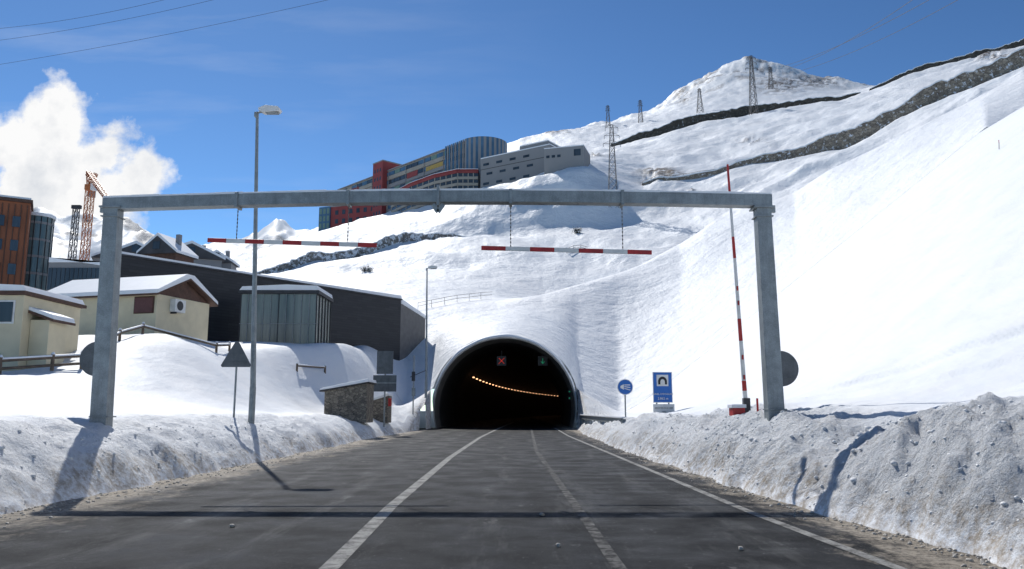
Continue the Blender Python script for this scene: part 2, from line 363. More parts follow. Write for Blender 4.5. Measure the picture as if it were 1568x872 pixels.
# ---------------------------------------------------------------- clods
cb=B('snow_clods')
def clod(x,y,z,r,m):
    vs=[];n=6
    for i in range(1,4):
        for j in range(n):
            ph=math.pi*i/4;t=2*math.pi*j/n;k=r*random.uniform(.6,1.3)
            vs.append((x+k*math.sin(ph)*math.cos(t),y+k*math.sin(ph)*math.sin(t),z+k*.7*math.cos(ph)))
    vs+= [(x,y,z+r*.7),(x,y,z-r*.7)]
    fs=[]
    for i in range(2):
        for j in range(n): fs.append((i*n+j,i*n+(j+1)%n,(i+1)*n+(j+1)%n,(i+1)*n+j))
    for j in range(n): fs.append((3*n,(j+1)%n,j));fs.append((3*n+1,2*n+j,2*n+(j+1)%n))
    cb.add(vs,fs,m,True)
M_clod=mat('dirty_ice',(.50,.46,.40),.7,0,.35,12,.5);M_clod2=mat('old_snow',(.80,.80,.79),.7,0,.08,12,.5)
for i in range(1300):
    y=7+random.random()**1.6*45;s=random.random()
    if s<.5: x=float(eL(np.array([y]))[0])+abs(random.gauss(0,.4))
    else: x=float(eR(np.array([y]))[0])-abs(random.gauss(0,.22))
    clod(x,y,.005,random.uniform(.008,.035),M_clod)
for i in range(1300):
    y=7+random.random()**1.3*24
    if random.random()<.3: x=float(eL(np.array([y]))[0])-random.uniform(.0,1.4)
    else: x=float(eR(np.array([y]))[0])+random.uniform(.0,2.4)
    clod(x,y,ground(x,y)-.01,random.uniform(.015,.045)*(1.7 if random.random()<.08 else 1),M_clod2)
for px,py in((855,838),(1135,843),(355,808),(830,790)):
    t=ray(px,py)[1];Yq=-EYE/t;clod(ray(px,py)[0]*Yq,Yq,.02,.035,M_clod)
cb.build()
# ---------------------------------------------------------------- tunnel
def lining(name,c,c2):
    m,nt,b=newmat(name);p=pos(nt)
    nt.links.new(mixc(nt,mrange(nt,noise(nt,p,.7,6),.3,.7),c,c2),b.inputs['Base Color']);b.inputs['Roughness'].default_value=.75;return m
M_lin=lining('sooty_dimmed_lining',(.02,.02,.019),(.035,.034,.032));M_lin0=lining('lit_portal_lining',(.10,.095,.09),(.17,.165,.155))  # lining lighter at the mouth, darker inward: daylight falloff put into the colour
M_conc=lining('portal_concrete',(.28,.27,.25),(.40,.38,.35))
M_deep=mat('dimmed_deep_lining',(.008,.008,.008),.9)  # near-black: the unlit depth of the tunnel is painted into this colour
tn=B('road_tunnel')
def arch(r,n=28):
    a0=math.asin(1.6/r)
    return [(r*math.cos(t),1.6+r*math.sin(t)) for t in np.linspace(-a0,math.pi+a0,n)]
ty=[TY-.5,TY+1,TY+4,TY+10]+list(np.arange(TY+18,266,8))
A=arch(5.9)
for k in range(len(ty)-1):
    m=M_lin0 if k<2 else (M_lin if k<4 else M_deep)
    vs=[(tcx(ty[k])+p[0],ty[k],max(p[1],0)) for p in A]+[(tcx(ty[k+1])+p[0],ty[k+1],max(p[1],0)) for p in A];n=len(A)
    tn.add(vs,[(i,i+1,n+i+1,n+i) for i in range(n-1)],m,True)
vs=[(tcx(264)+p[0]*1.2,263,p[1]*1.2-.5) for p in A];tn.add(vs,[tuple(range(len(A)))],M_black)  # black end sheet stands in for the darkness further down the tunnel
Ao=arch(6.0);n=len(A)
f=[(XC+p[0],TY-.5,max(p[1],0)) for p in A]+[(XC+p[0],TY-.5,max(p[1],0)) for p in Ao]
tn.add(f,[(i,i+1,n+i+1,n+i) for i in range(n-1)],M_conc)
f=[(XC+p[0],TY-.5,max(p[1],0)) for p in Ao]+[(XC+p[0],TY+3,max(p[1],0)) for p in Ao]
tn.add(f,[(i,i+1,n+i+1,n+i) for i in range(n-1)],M_conc,True)
NS=60;As=[(5.99*math.cos(t),1.6+5.99*math.sin(t),.05+.30*max(0,math.sin(t))**.6+.03*math.sin(t*9)+.03*math.sin(t*17+1)) for t in np.linspace(-.2,math.pi+.2,NS)]
rings=[]
for yy_,k in((TY-.51,0.03),(TY-.60,.2),(TY-.5,.6),(TY-.05,.95),(TY+.6,1.05),(TY+2,1.0)):
    rings.append([(XC+p[0]*(1+k*p[2]/6),yy_,max(0,1.6+(p[1]-1.6)*(1+k*p[2]/6))) for p in As])
for a,b_ in zip(rings[:-1],rings[1:]): tn.add(a+b_,[(i,i+1,NS+i+1,NS+i) for i in range(NS-1)],M_snow,True)
M_lamp=mat('tunnel_lamp',(1,.50,.24),.5,0,0,1,0,3.0);M_gr=mat('green_led',(.05,.8,.35),.5,0,0,1,0,.10);M_rl=mat('red_led',(1,.05,.02),.5,0,0,1,0,.30)
for yq in list(np.arange(90,262,4.5)):
    x=tcx(yq)-4.1
    tn.box(x-.10,x+.10,yq-.2,yq+.2,5.05,5.16,M_lamp)
tn.build()
ls=B('lane_signal')
for px,m in((768,M_rl),(831,M_gr)):
    c=sv(px,553,TY+3)
    ls.box(c.x-.42,c.x+.42,TY+2.95,TY+3.2,c.z-.42,c.z+.42,M_black)
    ls.tube((c.x,TY+3.05,c.z+.4),(c.x,TY+3.05,c.z+.9),.04,M_black)
    if m is M_rl:
        for s in(-1,1): ls.bar((c.x-.24,TY+2.92,c.z-.24*s),(c.x+.24,TY+2.92,c.z+.24*s),.03,.04,m)
    else:
        ls.bar((c.x,TY+2.92,c.z+.22),(c.x,TY+2.92,c.z-.22),.04,.03,m)
        for s in(-1,1): ls.bar((c.x,TY+2.92,c.z-.24),(c.x+s*.16,TY+2.92,c.z-.05),.03,.04,m)
for px,py in((868,577),(872,600),(872,610)):
    c=sv(px,py,TY+2);ls.box(c.x-.13,c.x+.13,TY+2,TY+2.2,c.z-.14,c.z+.14,M_black);ls.disc((c.x,TY+1.97,c.z),.06,.02,M_gr,12)
ls.build()
# ---------------------------------------------------------------- gantry
GY=18.0
gl=sv(157,640,GY);gr=sv(1187,637,GY);zt=sv(700,312,GY).z
gb=B('height_limit_gantry')
xl,xr=sv(174,322,GY).x,sv(1167,322,GY).x
for xb,xt in((gl.x,xl),(gr.x,xr)):
    gb.bar((xb,GY,.1),(xt,GY,zt-.10),.37,.33,M_galv,.33,.30)
    gz=ground(xb,GY)
    gb.box(xt-.24,xt+.24,GY-.22,GY+.22,zt-.14,zt-.10,M_galv)
    s=1 if xb>0 else -1
    gb.box(xt+s*.16,xt+s*.30,GY-.04,GY+.04,zt-.22,zt-.05,M_galv)
    gb.box(xt-.20,xt+.20,GY-.19,GY+.19,zt-.35,zt-.32,M_galv)
    gb.box(xb-.21,xb+.21,GY-.20,GY+.20,gz+.10,gz+.13,M_galv)
xm=sv(672,300,GY).x
zl_,zr_=sv(172,314,GY).z,sv(1168,309,GY).z
def bz(x):
    w=(x-xl)/(xr-xl);return zl_+(zr_-zl_)*w+.13*math.sin(math.pi*w)
N=24;xx_=np.linspace(xl-.2,xr+.2,N+1)
for i in range(N):
    a,b_=xx_[i],xx_[i+1]
    gb.bar((a,GY,bz(a)),(b_,GY,bz(b_)),.30,.27,M_galv)
    gb.bar((a,GY,bz(a)+.16),(b_,GY,bz(b_)+.16),.27,.05+.015*math.sin(i*2.1),M_snow)
gb.box(xm-.03,xm+.03,GY-.24,GY+.24,bz(xm)-.24,bz(xm)+.24,M_galv)
gb.bar((xm-.12,GY-.16,bz(xm)-.2),(xm+.0,GY-.16,bz(xm)-.38),.05,.1,M_galv);gb.bar((xm+.12,GY-.16,bz(xm)-.2),(xm,GY-.16,bz(xm)-.38),.05,.1,M_galv)
bars=[((318,368),(577,376),(363,533)),((737,380),(998,387),(782,953))]
for e0,e1,ch in bars:
    a=sv(*e0,GY);b_=sv(*e1,GY);n=9 if ch[0]<600 else 7
    for i in range(n):
        p=a.lerp(b_,i/n);q=a.lerp(b_,(i+1)/n);gb.bar(p,q,.04,.10,M_red if i%2==0 else M_white)
    for c in ch:
        x=sv(c,350,GY).x;zb=a.z+(b_.z-a.z)*(x-a.x)/(b_.x-a.x)
        gb.box(x-.035,x+.035,GY-.18,GY+.18,bz(x)-.18,bz(x)+.17,M_galv)
        z=bz(x)-.18;k=0
        while z>zb+.06:
            if k%2: gb.box(x-.014,x+.014,GY-.005,GY+.005,z-.05,z,M_lat)
            else: gb.box(x-.005,x+.005,GY-.014,GY+.014,z-.05,z,M_lat)
            z-=.045;k+=1
gb.build(bevel=.012)
bb=B('boom_barrier')
p0=sv(1142,622,20.5);p1=sv(1114,252,20.5)
segs=[(0,.06,M_white),(.06,.10,M_red),(.10,.26,M_white),(.26,.35,M_red),(.35,.55,M_white),(.55,.60,M_white),(.60,.69,M_red),(.69,.88,M_white),(.88,1,M_red)]
for a,b_,m in segs: bb.bar(p0.lerp(p1,a),p0.lerp(p1,b_),.10-.05*a,.10-.05*a,m,.10-.05*b_,.10-.05*b_)
for w in(.12,.2,.42,.48):
    q=p0.lerp(p1,w);bb.box(q.x-.025,q.x+.025,q.y-.07,q.y-.05,q.z-.1,q.z+.02,M_red)
bx=p0.x;gz=ground(bx,20.5);zt5=max(p0.z-.05,gz+.22)
bb.box(bx-.38,bx-.08,20.3,20.7,gz-.6,zt5,M_red);bb.box(bx-.41,bx-.05,20.27,20.73,zt5+.002,zt5+.09,M_snow)
bb.box(bx-.06,bx+.10,20.42,20.6,gz-.4,p0.z+.2,M_dark)
bb.tube((bx+.42,20.9,gz-.2),(bx+.42,20.9,p0.z+.2),.03,M_red)
bb.build(bevel=.01)
# ---------------------------------------------------------------- signs
def pole(b,x,y,z1,r=.035): b.tube((x,y,ground(x,y)-.4),(x,y,z1),r,M_galv)
def round_back(px,py,Yd,r):
    b=B('traffic_sign');c=sv(px,py,Yd);pole(b,c.x,c.y,c.z+r*.6,.04)
    b.disc((c.x,c.y-.08,c.z),r,.025,M_signback,36);b.disc((c.x,c.y-.054,c.z),r*.96,.01,M_white,36)
    for s in(-.5,.5): b.box(c.x-r*.8,c.x+r*.8,c.y-.10,c.y-.083,c.z+s*r-.02,c.z+s*r+.02,M_signback)
    b.build()
round_back(151,550,19.4,.42);round_back(1194,565,19.4,.43)
b=B('traffic_sign');c=sv(363,545,26.5);pole(b,c.x,c.y,c.z+.3,.035)
tri=[(-.46,-.38),(.46,-.38),(.50,-.32),(.05,.47),(-.05,.47),(-.50,-.32)]
b.prism([(c.x+p,c.z+q) for p,q in tri],'y',c.y-.07,c.y-.045,M_signback)
for z in(-.22,.05): b.box(c.x-.28*(1 if z<0 else .6),c.x+.28*(1 if z<0 else .6),c.y-.09,c.y-.073,c.z+z-.02,c.z+z+.02,M_signback)
b.build()
b=B('traffic_sign');c=sv(590,570,49);pole(b,c.x,c.y,c.z+1.2,.05)
u=sv(578,538,49);w=sv(602,573,49);b.box(u.x,w.x,c.y-.1,c.y-.06,w.z,u.z,M_signback)
u=sv(572,575,49);w=sv(607,600,49);b.box(u.x,w.x,c.y-.1,c.y-.06,w.z,u.z,M_signback)
b.box(u.x,w.x,c.y-.12,c.y-.103,u.z-.5,u.z-.44,M_galv);b.build()
b=B('traffic_sign');c=sv(957,593,48);pole(b,c.x,c.y,c.z+.3,.045);b.disc((c.x,c.y-.09,c.z),.47,.03,M_white,32);b.disc((c.x,c.y-.095,c.z),.43,.004,M_blue,32)
for i in range(3): b.bar((c.x-.05,c.y-.10,c.z+.02+.1*(i-1)),(c.x+.3,c.y-.10,c.z-.03+.15*(i-1)),.01,.05,M_white)
b.prism([(c.x-.28,c.z+.06),(c.x-.28,c.z-.06),(c.x-.08,c.z-.16),(c.x-.08,c.z+.16)],'y',c.y-.105,c.y-.097,M_white)
b.build()
def text(s,x,y,z,size,m,parent):
    cu=bpy.data.curves.new('lettering','FONT');cu.body=s;cu.size=size;cu.align_x='CENTER';cu.align_y='CENTER';cu.extrude=.004
    o=bpy.data.objects.new('lettering',cu);o.location=(x,y,z);o.rotation_euler=(math.pi/2,0,0);cu.materials.append(m);scene.collection.objects.link(o);o.parent=parent
b=B('tunnel_information_sign');u=sv(999,570,40);w=sv(1030,617,40);cx=(u.x+w.x)/2
for s in(-.3,.3): pole(b,cx+s,40.06,u.z-.1,.04)
b.box(u.x,w.x,39.96,40,w.z,u.z,M_white);b.box(u.x+.03,w.x-.03,39.953,39.96,w.z+.03,u.z-.03,M_blue)
pz=u.z-.42;b.box(cx-.29,cx+.29,39.946,39.953,pz-.28,pz+.28,M_white)
b.prism([(cx+.22*math.cos(t),pz-.05+.24*math.sin(t)) for t in np.linspace(0,math.pi,14)]+[(cx-.22,pz-.2),(cx+.22,pz-.2)],'y',39.938,39.946,M_black)
b.prism([(cx+.11*math.cos(t),pz-.07+.13*math.sin(t)) for t in np.linspace(0,math.pi,14)]+[(cx-.11,pz-.2),(cx+.11,pz-.2)],'y',39.932,39.938,M_white)
u2=sv(1000,619,40);w2=sv(1033,637,40);b.box(u2.x,w2.x,39.96,40,w2.z,u2.z,M_white)
o=b.build()
text("TÚNEL D'ENVALIRA",cx,39.945,w.z+.42,.12,M_white,o);text("2.862 m",cx,39.945,w.z+.2,.16,M_white,o)
text("BOCA PAS DE LA CASA",cx+.04,39.95,u2.z-.2,.085,M_black,o);text("SUD",cx+.04,39.95,u2.z-.38,.1,M_black,o)
# ---------------------------------------------------------------- lamps
def lamp(pxb,px,Yd,pyt,armpx,hr=1):
    b=B('street_lamp');t=sv(px,pyt,Yd);x=t.x;x0=sv(pxb,620,Yd).x;g=ground(x0,Yd)
    b.tube((x0,Yd,g-.6),(x0,Yd,g+1.2),.11,M_galv,.105,12);b.tube((x0,Yd,g+1.2),(x,Yd,t.z),.095,M_galv,.05,12)
    L=armpx/F*Yd
    b.tube((x,Yd,t.z-.03),(x+L*.35,Yd,t.z+.05),.04,M_galv)
    prof=[(x+L*.1,-.02),(x+L*.3,-.10),(x+L*.95,-.06),(x+L,.03),(x+L*.9,.12),(x+L*.35,.16),(x+L*.08,.06)]
    b.prism([(p,t.z+.05+q*hr) for p,q in prof],'y',Yd-.16,Yd+.16,M_white)
    b.box(x+L*.38,x+L*.9,Yd-.13,Yd+.13,t.z-.06,t.z-.03,M_galv)
    b.box(x-.08,x+.02,Yd-.1,Yd+.1,t.z-.2,t.z-.02,M_galv)
    b.build(bevel=.02)
lamp(386,394,27,172,38);lamp(652,654,64,411,16)
b=B('camera_mast');c=sv(634,545,60);pole(b,c.x,60,c.z,.05);b.box(c.x-.12,c.x+.12,59.8,59.95,c.z-1.9,c.z-1.2,M_dark);b.bar((c.x-.25,60,c.z-1.6),(c.x+.9,60,c.z-1.1),.05,.05,M_dark)
b.box(c.x-.1,c.x+.15,59.8,60,c.z-3,c.z-2.4,M_galv);b.build()
b=B('snow_stake');c=sv(1530,235,48);gz=ground(c.x,48);b.tube((c.x,48,gz-.3),(c.x+.05,48,gz+.4),.02,M_wood,n=6);b.tube((c.x+.05,48,gz+.403),(c.x+.06,48,gz+.6),.022,M_red,n=6);b.build()
# ---------------------------------------------------------------- stone shed
b=B('stone_shed');yb=44
x0=sv(497,600,yb).x;x1=sv(562,600,yb).x;z0=.8;zl1=sv(497,599,yb).z;zr1=sv(562,587,yb).z
b.prism([(x0,z0),(x1,z0),(x1,zr1),(x0,zl1)],'y',yb,yb+2.2,M_stone)
b.prism([(x0-.25,zl1-.05),(x1+.15,zr1+.01),(x1+.15,zr1+.07),(x0-.25,zl1+.03)],'y',yb-.2,yb+2.4,M_dark)
b.prism([(x0-.22,zl1+.032),(x1+.12,zr1+.072),(x1+.08,zr1+.24),((x0+x1)/2,(zl1+zr1)/2+.22),(x0-.2,zl1+.14)],'y',yb-.17,yb+2.37,M_snow)
b.build(bevel=.03)
b=B('stone_planter_wall');c=sv(582,615,50);b.prism([(c.x-.6,.7),(c.x+.5,.7),(c.x+.5,c.z+.35),(c.x-.6,c.z)],'y',50,51.5,M_stone);b.prism([(c.x-.65,c.z+.003),(c.x+.55,c.z+.36),(c.x+.5,c.z+.52),(c.x-.6,c.z+.18)],'y',49.9,51.6,M_snow);b.box(c.x+.52,c.x+.7,49.9,50.2,c.z-.3,c.z+.2,M_red);b.build(bevel=.02)
# ---------------------------------------------------------------- fences
def fence(pts,h=.9,step=2.0,rails=(.45,.85)):
    b=B('wooden_fence');P=[]
    for (x0,y0),(x1,y1) in zip(pts[:-1],pts[1:]):
        n=max(1,int(math.hypot(x1-x0,y1-y0)/step))
        for i in range(n): P.append((x0+(x1-x0)*i/n,y0+(y1-y0)*i/n))
    P.append(pts[-1]);Q=[Vector((x,y,ground(x,y) if y<67 else hillz(x,y))) for x,y in P]
    for q in Q: b.tube(q-Vector((0,0,.3)),q+Vector((0,0,h)),.07,M_wood,.065,7);b.tube(q+Vector((0,0,h)),q+Vector((0,0,h+.09)),.085,M_snow,.04,7)
    for p,q in zip(Q[:-1],Q[1:]):
        for r in rails:
            b.tube(p+Vector((0,0,r)),q+Vector((0,0,r)),.055,M_wood,n=7)
        b.tube(p+Vector((0,0,rails[-1]+.07)),q+Vector((0,0,rails[-1]+.07)),.045,M_snow,n=6)
    b.build()
def gx(px,Yd): return ray(px,560)[0]*Yd
fence([(gx(-90,27),27),(gx(0,28),28),(gx(80,29.5),29.5),(gx(125,30.5),30.5)],.6,1.6,(.2,.48))
fence([(gx(150,33),33),(gx(180,36),36),(gx(215,39),39),(gx(330,42),42),(gx(350,45),45)],.5,2.0,(.36,))
fence([(gx(455,50),50),(gx(498,53),53)],.45,1.8,(.32,))
b=B('guardrail');P=[]
for y_ in np.arange(40,66,2.0): P.append(Vector((float(np.interp(y_,[40,66],[5.5,5.35])),y_,.95)))
for p,q in zip(P[:-1],P[1:]):
    b.bar(p,q,.05,.30,M_galv);b.bar(p+Vector((0,0,.18)),q+Vector((0,0,.18)),.22,.07,M_snow)
for p in P: b.bar((p.x+.08,p.y,0),(p.x+.08,p.y,p.z+.1),.1,.1,M_galv)
b.build()
# ---------------------------------------------------------------- buildings
def frame(o,dirx):
    d=Vector((dirx[0],dirx[1],0)).normalized();n=Vector((-d.y,d.x,0))
    return Matrix(((d.x,n.x,0,o[0]),(d.y,n.y,0,o[1]),(0,0,1,o[2] if len(o)>2 else 0),(0,0,0,1)))
def clad():
    m,nt,b=newmat('dark_cladding');p=pos(nt)
    w=nt.nodes.new('ShaderNodeTexBrick');w.inputs['Scale'].default_value=1;w.inputs['Color1'].default_value=(.018,.02,.024,1);w.inputs['Color2'].default_value=(.03,.032,.037,1);w.inputs['Mortar'].default_value=(.01,.01,.012,1)
    w.inputs['Brick Width'].default_value=1.6;w.inputs['Row Height'].default_value=.22;w.inputs['Mortar Size'].default_value=.012
    s=nt.nodes.new('ShaderNodeSeparateXYZ');nt.links.new(p,s.inputs[0]);c=nt.nodes.new('ShaderNodeCombineXYZ')
    nt.links.new(mathn(nt,'ADD',s.outputs[0],s.outputs[1]),c.inputs[0]);nt.links.new(s.outputs[2],c.inputs[1]);nt.links.new(c.outputs[0],w.inputs['Vector'])
    nt.links.new(w.outputs[0],b.inputs['Base Color']);b.inputs['Roughness'].default_value=.6;return m
M_clad=clad()
b=B('dark_clad_building')
P0=sv(180,391,54);P1=sv(614,460,76);d=Vector((P1.x-P0.x,P1.y-P0.y,0));L=d.length
b.M=frame((P0.x,P0.y,0),d)
z0_,z1_=P0.z,P1.z
b.prism([(0,3),(L,3),(L,z1_),(0,z0_)],'y',0,1.8,M_clad)
b.prism([(-.1,z0_+.003),(L+.1,z1_+.003),(L+.1,z1_+.12),(-.1,z0_+.12)],'y',-.12,1.9,M_dark)
b.prism([(-.1,z0_+.123),(L+.1,z1_+.123),(L,z1_+.45),(L*.5,(z0_+z1_)/2+.30),(0,z0_+.3)],'y',-.02,1.8,M_snow)
q=sv(652,489,81)
e=Vector((q.x-P1.x,q.y-P1.y,0));b.M=frame((P1.x,P1.y,0),e)
b.prism([(0.02,4),(e.length,4),(e.length,q.z),(0.02,z1_-.3)],'y',0.05,2,mat('grey_block_wall',(.16,.155,.15),.8,0,.15,2,.4))
b.prism([(0.02,z1_-.297),(e.length+.2,q.z+.003),(e.length+.2,q.z+.3),(0.02,z1_+.15)],'y',-.05,2.1,M_snow)
b.build()
def glass_m(name,c1,c2,sx,rough=.15):
    m,nt,b=newmat(name);p=pos(nt)
    f=noise(nt,scaled(nt,p,(sx,sx,.08)),1.0,5,.7)
    nt.links.new(mixc(nt,mrange(nt,f,.35,.65),c1,c2),b.inputs['Base Color']);b.inputs['Roughness'].default_value=rough;return m
M_gl=glass_m('profiled_glass',(.08,.11,.11),(.24,.27,.24),1.4,.2);M_win=glass_m('window_glass',(.03,.04,.05),(.06,.08,.10),.5,.08)
b=B('glass_pavilion');a0=sv(369,448,57);a1=sv(486,445,57);zt_=a1.z;wd=a1.x-a0.x
b.M=frame((a0.x,57,0),(1,0));zb=5.0
b.box(0,wd,0,4.5,3.5,zb+.9,mat('plinth_concrete',(.22,.21,.2),.8));b.box(.05,wd-.05,.05,4.45,zb+.9,zt_-.25,M_gl)
for i in range(11):
    x=wd*i/10;b.box(x-.02,x+.02,-.03,.05,zb+.9,zt_-.25,M_dark if i%5==0 else M_galv)
for i in range(6):
    y_=4.5*i/5;b.box(wd-.05,wd+.03,y_-.03,y_+.03,zb+.9,zt_-.25,M_dark)
b.box(-.02,wd+.02,-.035,.045,zb+2.6,zb+2.64,M_galv)
b.box(-.15,wd+.15,-.15,4.65,zt_-.25,zt_,M_dark);b.prism([(-.1,zt_+.003),(wd+.1,zt_+.003),(wd+.02,zt_+.33),(wd*.6,zt_+.42),(.1,zt_+.28)],'y',-.1,4.6,M_snow)
b.build(bevel=.01)
M_cream=mat('cream_render',(.68,.60,.42),.85,0,.10,1.2,.2);M_brown=mat('brown_timber',(.09,.045,.03),.7,0,.3,4);M_shut=mat('brown_shutter',(.13,.05,.045),.6)
def house(name,o,dirx,Lx,Dy,zb,ze,zr,wins=(),ac=False):
    b=B(name);b.M=frame((o[0],o[1],0),dirx)
    b.box(0,Lx,0,Dy,zb,ze,M_cream)
    b.prism([(-.0,ze+.003),(Dy,ze+.003),(Dy/2,zr)],'x',.02,Lx-.02,M_brown)
    r=[(-.35,ze-.12),(Dy/2,zr+.05),(Dy+.35,ze-.12),(Dy+.35,ze-.02),(Dy/2,zr+.15),(-.35,ze-.02)]
    b.prism(r,'x',-.35,Lx+.35,M_brown)
    s=[(-.37,ze-.017),(Dy/2,zr+.153),(Dy+.37,ze-.017),(Dy+.33,ze+.18),(Dy/2+.3,zr+.36),(Dy/2-.3,zr+.36),(-.33,ze+.2)]
    b.prism(s,'x',-.33,Lx+.33,M_snow)
    for (wx,wz,ww,wh) in wins:
        b.box(wx-.06,wx+ww+.06,-.05,-.0,wz-.06,wz+wh+.06,M_brown);b.box(wx,wx+ww,-.08,-.05,wz,wz+wh,M_shut)
    if ac:
        b.box(Lx+.02,Lx+.38,1.0,1.85,ze-.85,ze-.15,M_white)
        vs=[(Lx+.39,1.38+.26*math.cos(t),ze-.5+.26*math.sin(t)) for t in np.linspace(0,2*math.pi,20,endpoint=False)];b.add(vs,[tuple(range(20))],M_dark)
        b.box(Lx+.005,Lx+.38,1.1,1.16,ze-.95,ze-.85,M_dark)
    b.build(bevel=.02)
C=sv(241,450,42);L_=7.2
dr_=Vector((1,-.28,0)).normalized()
o=(C.x-dr_.x*L_,C.y-dr_.y*L_)
zb=ground(C.x,C.y)-.8;ze=C.z;zr=ze+1.0
house('yellow_house',o,dr_,L_,4.4,zb-2,ze,zr,wins=[(L_-1.35,ze-.98,1.15,.8),(.8,ze-1.2,.9,.85)],ac=True)
b=B('yellow_annex');b.M=frame((o[0]-dr_.x*7.05,o[1]-dr_.y*7.05+.4,0),dr_)
b.box(0,7,0,4,zb-2,ze-.55,M_cream);b.box(-.2,7.0,-.3,4.2,ze-.547,ze-.40,M_brown);b.prism([(-.2,ze-.397),(7.0,ze-.397),(6.9,ze-.05),(3,ze+.1),(-.1,ze-.1)],'y',-.27,4.1,M_snow)
b.box(5.2,6.2,-.05,-.003,ze-1.6,ze-.8,M_shut);b.build(bevel=.02)
b=B('yellow_building');C=sv(36,470,30);zt_=sv(20,452,30).z
b.M=frame((C.x,30,0),(1,.0));zb=1.5
b.box(-9,0,0,4,zb,zt_,M_cream);b.box(-9,.15,-.2,4.2,zt_+.003,zt_+.14,M_brown);b.prism([(-9,zt_+.143),(.12,zt_+.143),(0,zt_+.36),(-2,zt_+.45),(-9,zt_+.5)],'y',-.15,4.1,M_snow)
b.box(-1.0,-.3,-.04,-.003,zt_-1.1,zt_-.2,M_white);b.box(-.93,-.37,-.07,-.041,zt_-1.03,zt_-.27,M_win)
b.box(-3.0,-2.0,-.04,-.003,zt_-1.1,zt_-.2,M_win);b.box(-1.6,-.7,-.05,-.003,zb,zb+2.1,M_brown)
zt2=sv(50,490,30.5).z
b.box(.01,.75,.5,1.7,zb,zt2,M_cream);b.prism([(.0,zt2+.25),(1.0,zt2-.1),(1.0,zt2+.0),(.0,zt2+.36)],'y',.3,1.9,M_brown);b.prism([(.0,zt2+.363),(1.0,zt2+.003),(.95,zt2+.18),(.0,zt2+.5)],'y',.32,1.85,M_snow)
b.build(bevel=.02)
M_or=mat('rust_cladding',(.26,.085,.035),.6,.1,.25,.3);M_glf=mat('curtain_glass',(.10,.15,.16),.15,0,.4,.15);M_grey=mat('grey_panel',(.24,.24,.245),.7,0,.12,.08)
def windows(b,x0,x1,z0,z1,nx,nz,y,m,fw=.6,fh=.5):
    for i in range(nx):
        for j in range(nz):
            cx=x0+(x1-x0)*(i+.5)/nx;cz=z0+(z1-z0)*(j+.5)/nz;w=(x1-x0)/nx*fw/2;h=(z1-z0)/nz*fh/2
            b.box(cx-w,cx+w,y-.08,y-.002,cz-h,cz+h,m)
Yt=95
b=B('rust_clad_building');xr_=sv(45,330,Yt).x;zt_=sv(20,312,Yt).z;b.M=frame((xr_-19,Yt-11,0),(19,11))
b.box(0,22,0,9,2,zt_,M_or)
for i in range(34): b.box(.2+i*.65,.3+i*.65,-.10,-.002,4,zt_-.3,M_brown)
windows(b,10,21.5,8,zt_-1,7,6,-.1,M_win,.5,.45)
b.box(-.2,22.2,-.3,9.2,zt_+.003,zt_+.4,M_brown);b.box(0,22,0,9,zt_+.403,zt_+.7,M_snow);b.build()
b=B('round_glass_building');c=sv(56,350,Yt+6);r=1.9;zt_=sv(60,335,Yt+6).z
b.tube((c.x,Yt+6,2),(c.x,Yt+6,zt_),r,M_glf,n=24)
for k in range(9): b.tube((c.x,Yt+6,zt_-1-k*2.2),(c.x,Yt+6,zt_-.7-k*2.2),r+.06,M_grey,n=24)
for k in range(16):
    t=2*math.pi*k/16;b.tube((c.x+(r+.02)*math.cos(t),Yt+6+(r+.02)*math.sin(t),3),(c.x+(r+.02)*math.cos(t),Yt+6+(r+.02)*math.sin(t),zt_),.06,M_dark,n=4)
b.tube((c.x,Yt+6,zt_+.003),(c.x,Yt+6,zt_+.4),r+.2,M_snow,n=24);b.build()
b=B('glass_office_block');u=sv(76,396,78);w=sv(168,412,78);b.box(u.x,w.x,78,82,2,u.z-.4,M_grey)
windows(b,u.x,w.x,4,u.z-.6,14,4,78,M_win,.85,.75);b.prism([(u.x,u.z-.397),(w.x,u.z-.397),(w.x,w.z+.2),(u.x,u.z+.1)],'y',77.9,82,M_snow);b.build()
M_slate=mat('slate_roof',(.06,.06,.065),.7,0,.3,1)
def chalet(px,py,Yd,w,h,ridge,rot=0,snow=True):
    b=B('mountain_house');c=sv(px,py,Yd);b.M=frame((c.x,Yd,0),(math.cos(rot),math.sin(rot)))
    z=c.z;b.box(-w/2,w/2,0,w*.8,2,z,M_brown if px%2 else M_grey)
    D=w*.8
    b.prism([(-w/2-.4,z-.1),(w/2+.4,z-.1),(0,z+ridge)],'y',-.5,D+.4,M_slate)
    if snow: b.prism([(0,z+ridge+.003),(w/2+.4,z-.08),(w/2+.4,z+.25),(0,z+ridge+.4),(-w/2-.4,z+.25),(-w/2-.4,z-.08)],'y',-.45,D+.35,M_snow)
    for i in(-1,1): b.box(i*w/4-.5,i*w/4+.5,-.08,-.003,z-2.4,z-1.1,M_win);b.box(i*w/4-.6,i*w/4+.6,-.12,-.081,z-1.08,z-.95,M_white)
    b.box(-.45,.45,-.58,-.503,z+.4,z+1.3,M_win);b.box(w/4-.25,w/4+.25,D/2,D/2+.5,z,z+ridge+.6,M_grey)
    b.build()
chalet(208,392,100,6,3,1.5,.3);chalet(243,388,92,4.5,3,2.0,-.2);chalet(292,394,105,8,3,1.8,.5);chalet(332,402,112,4,3,1.4,.1);chalet(178,396,120,6,3,1.6,.4)
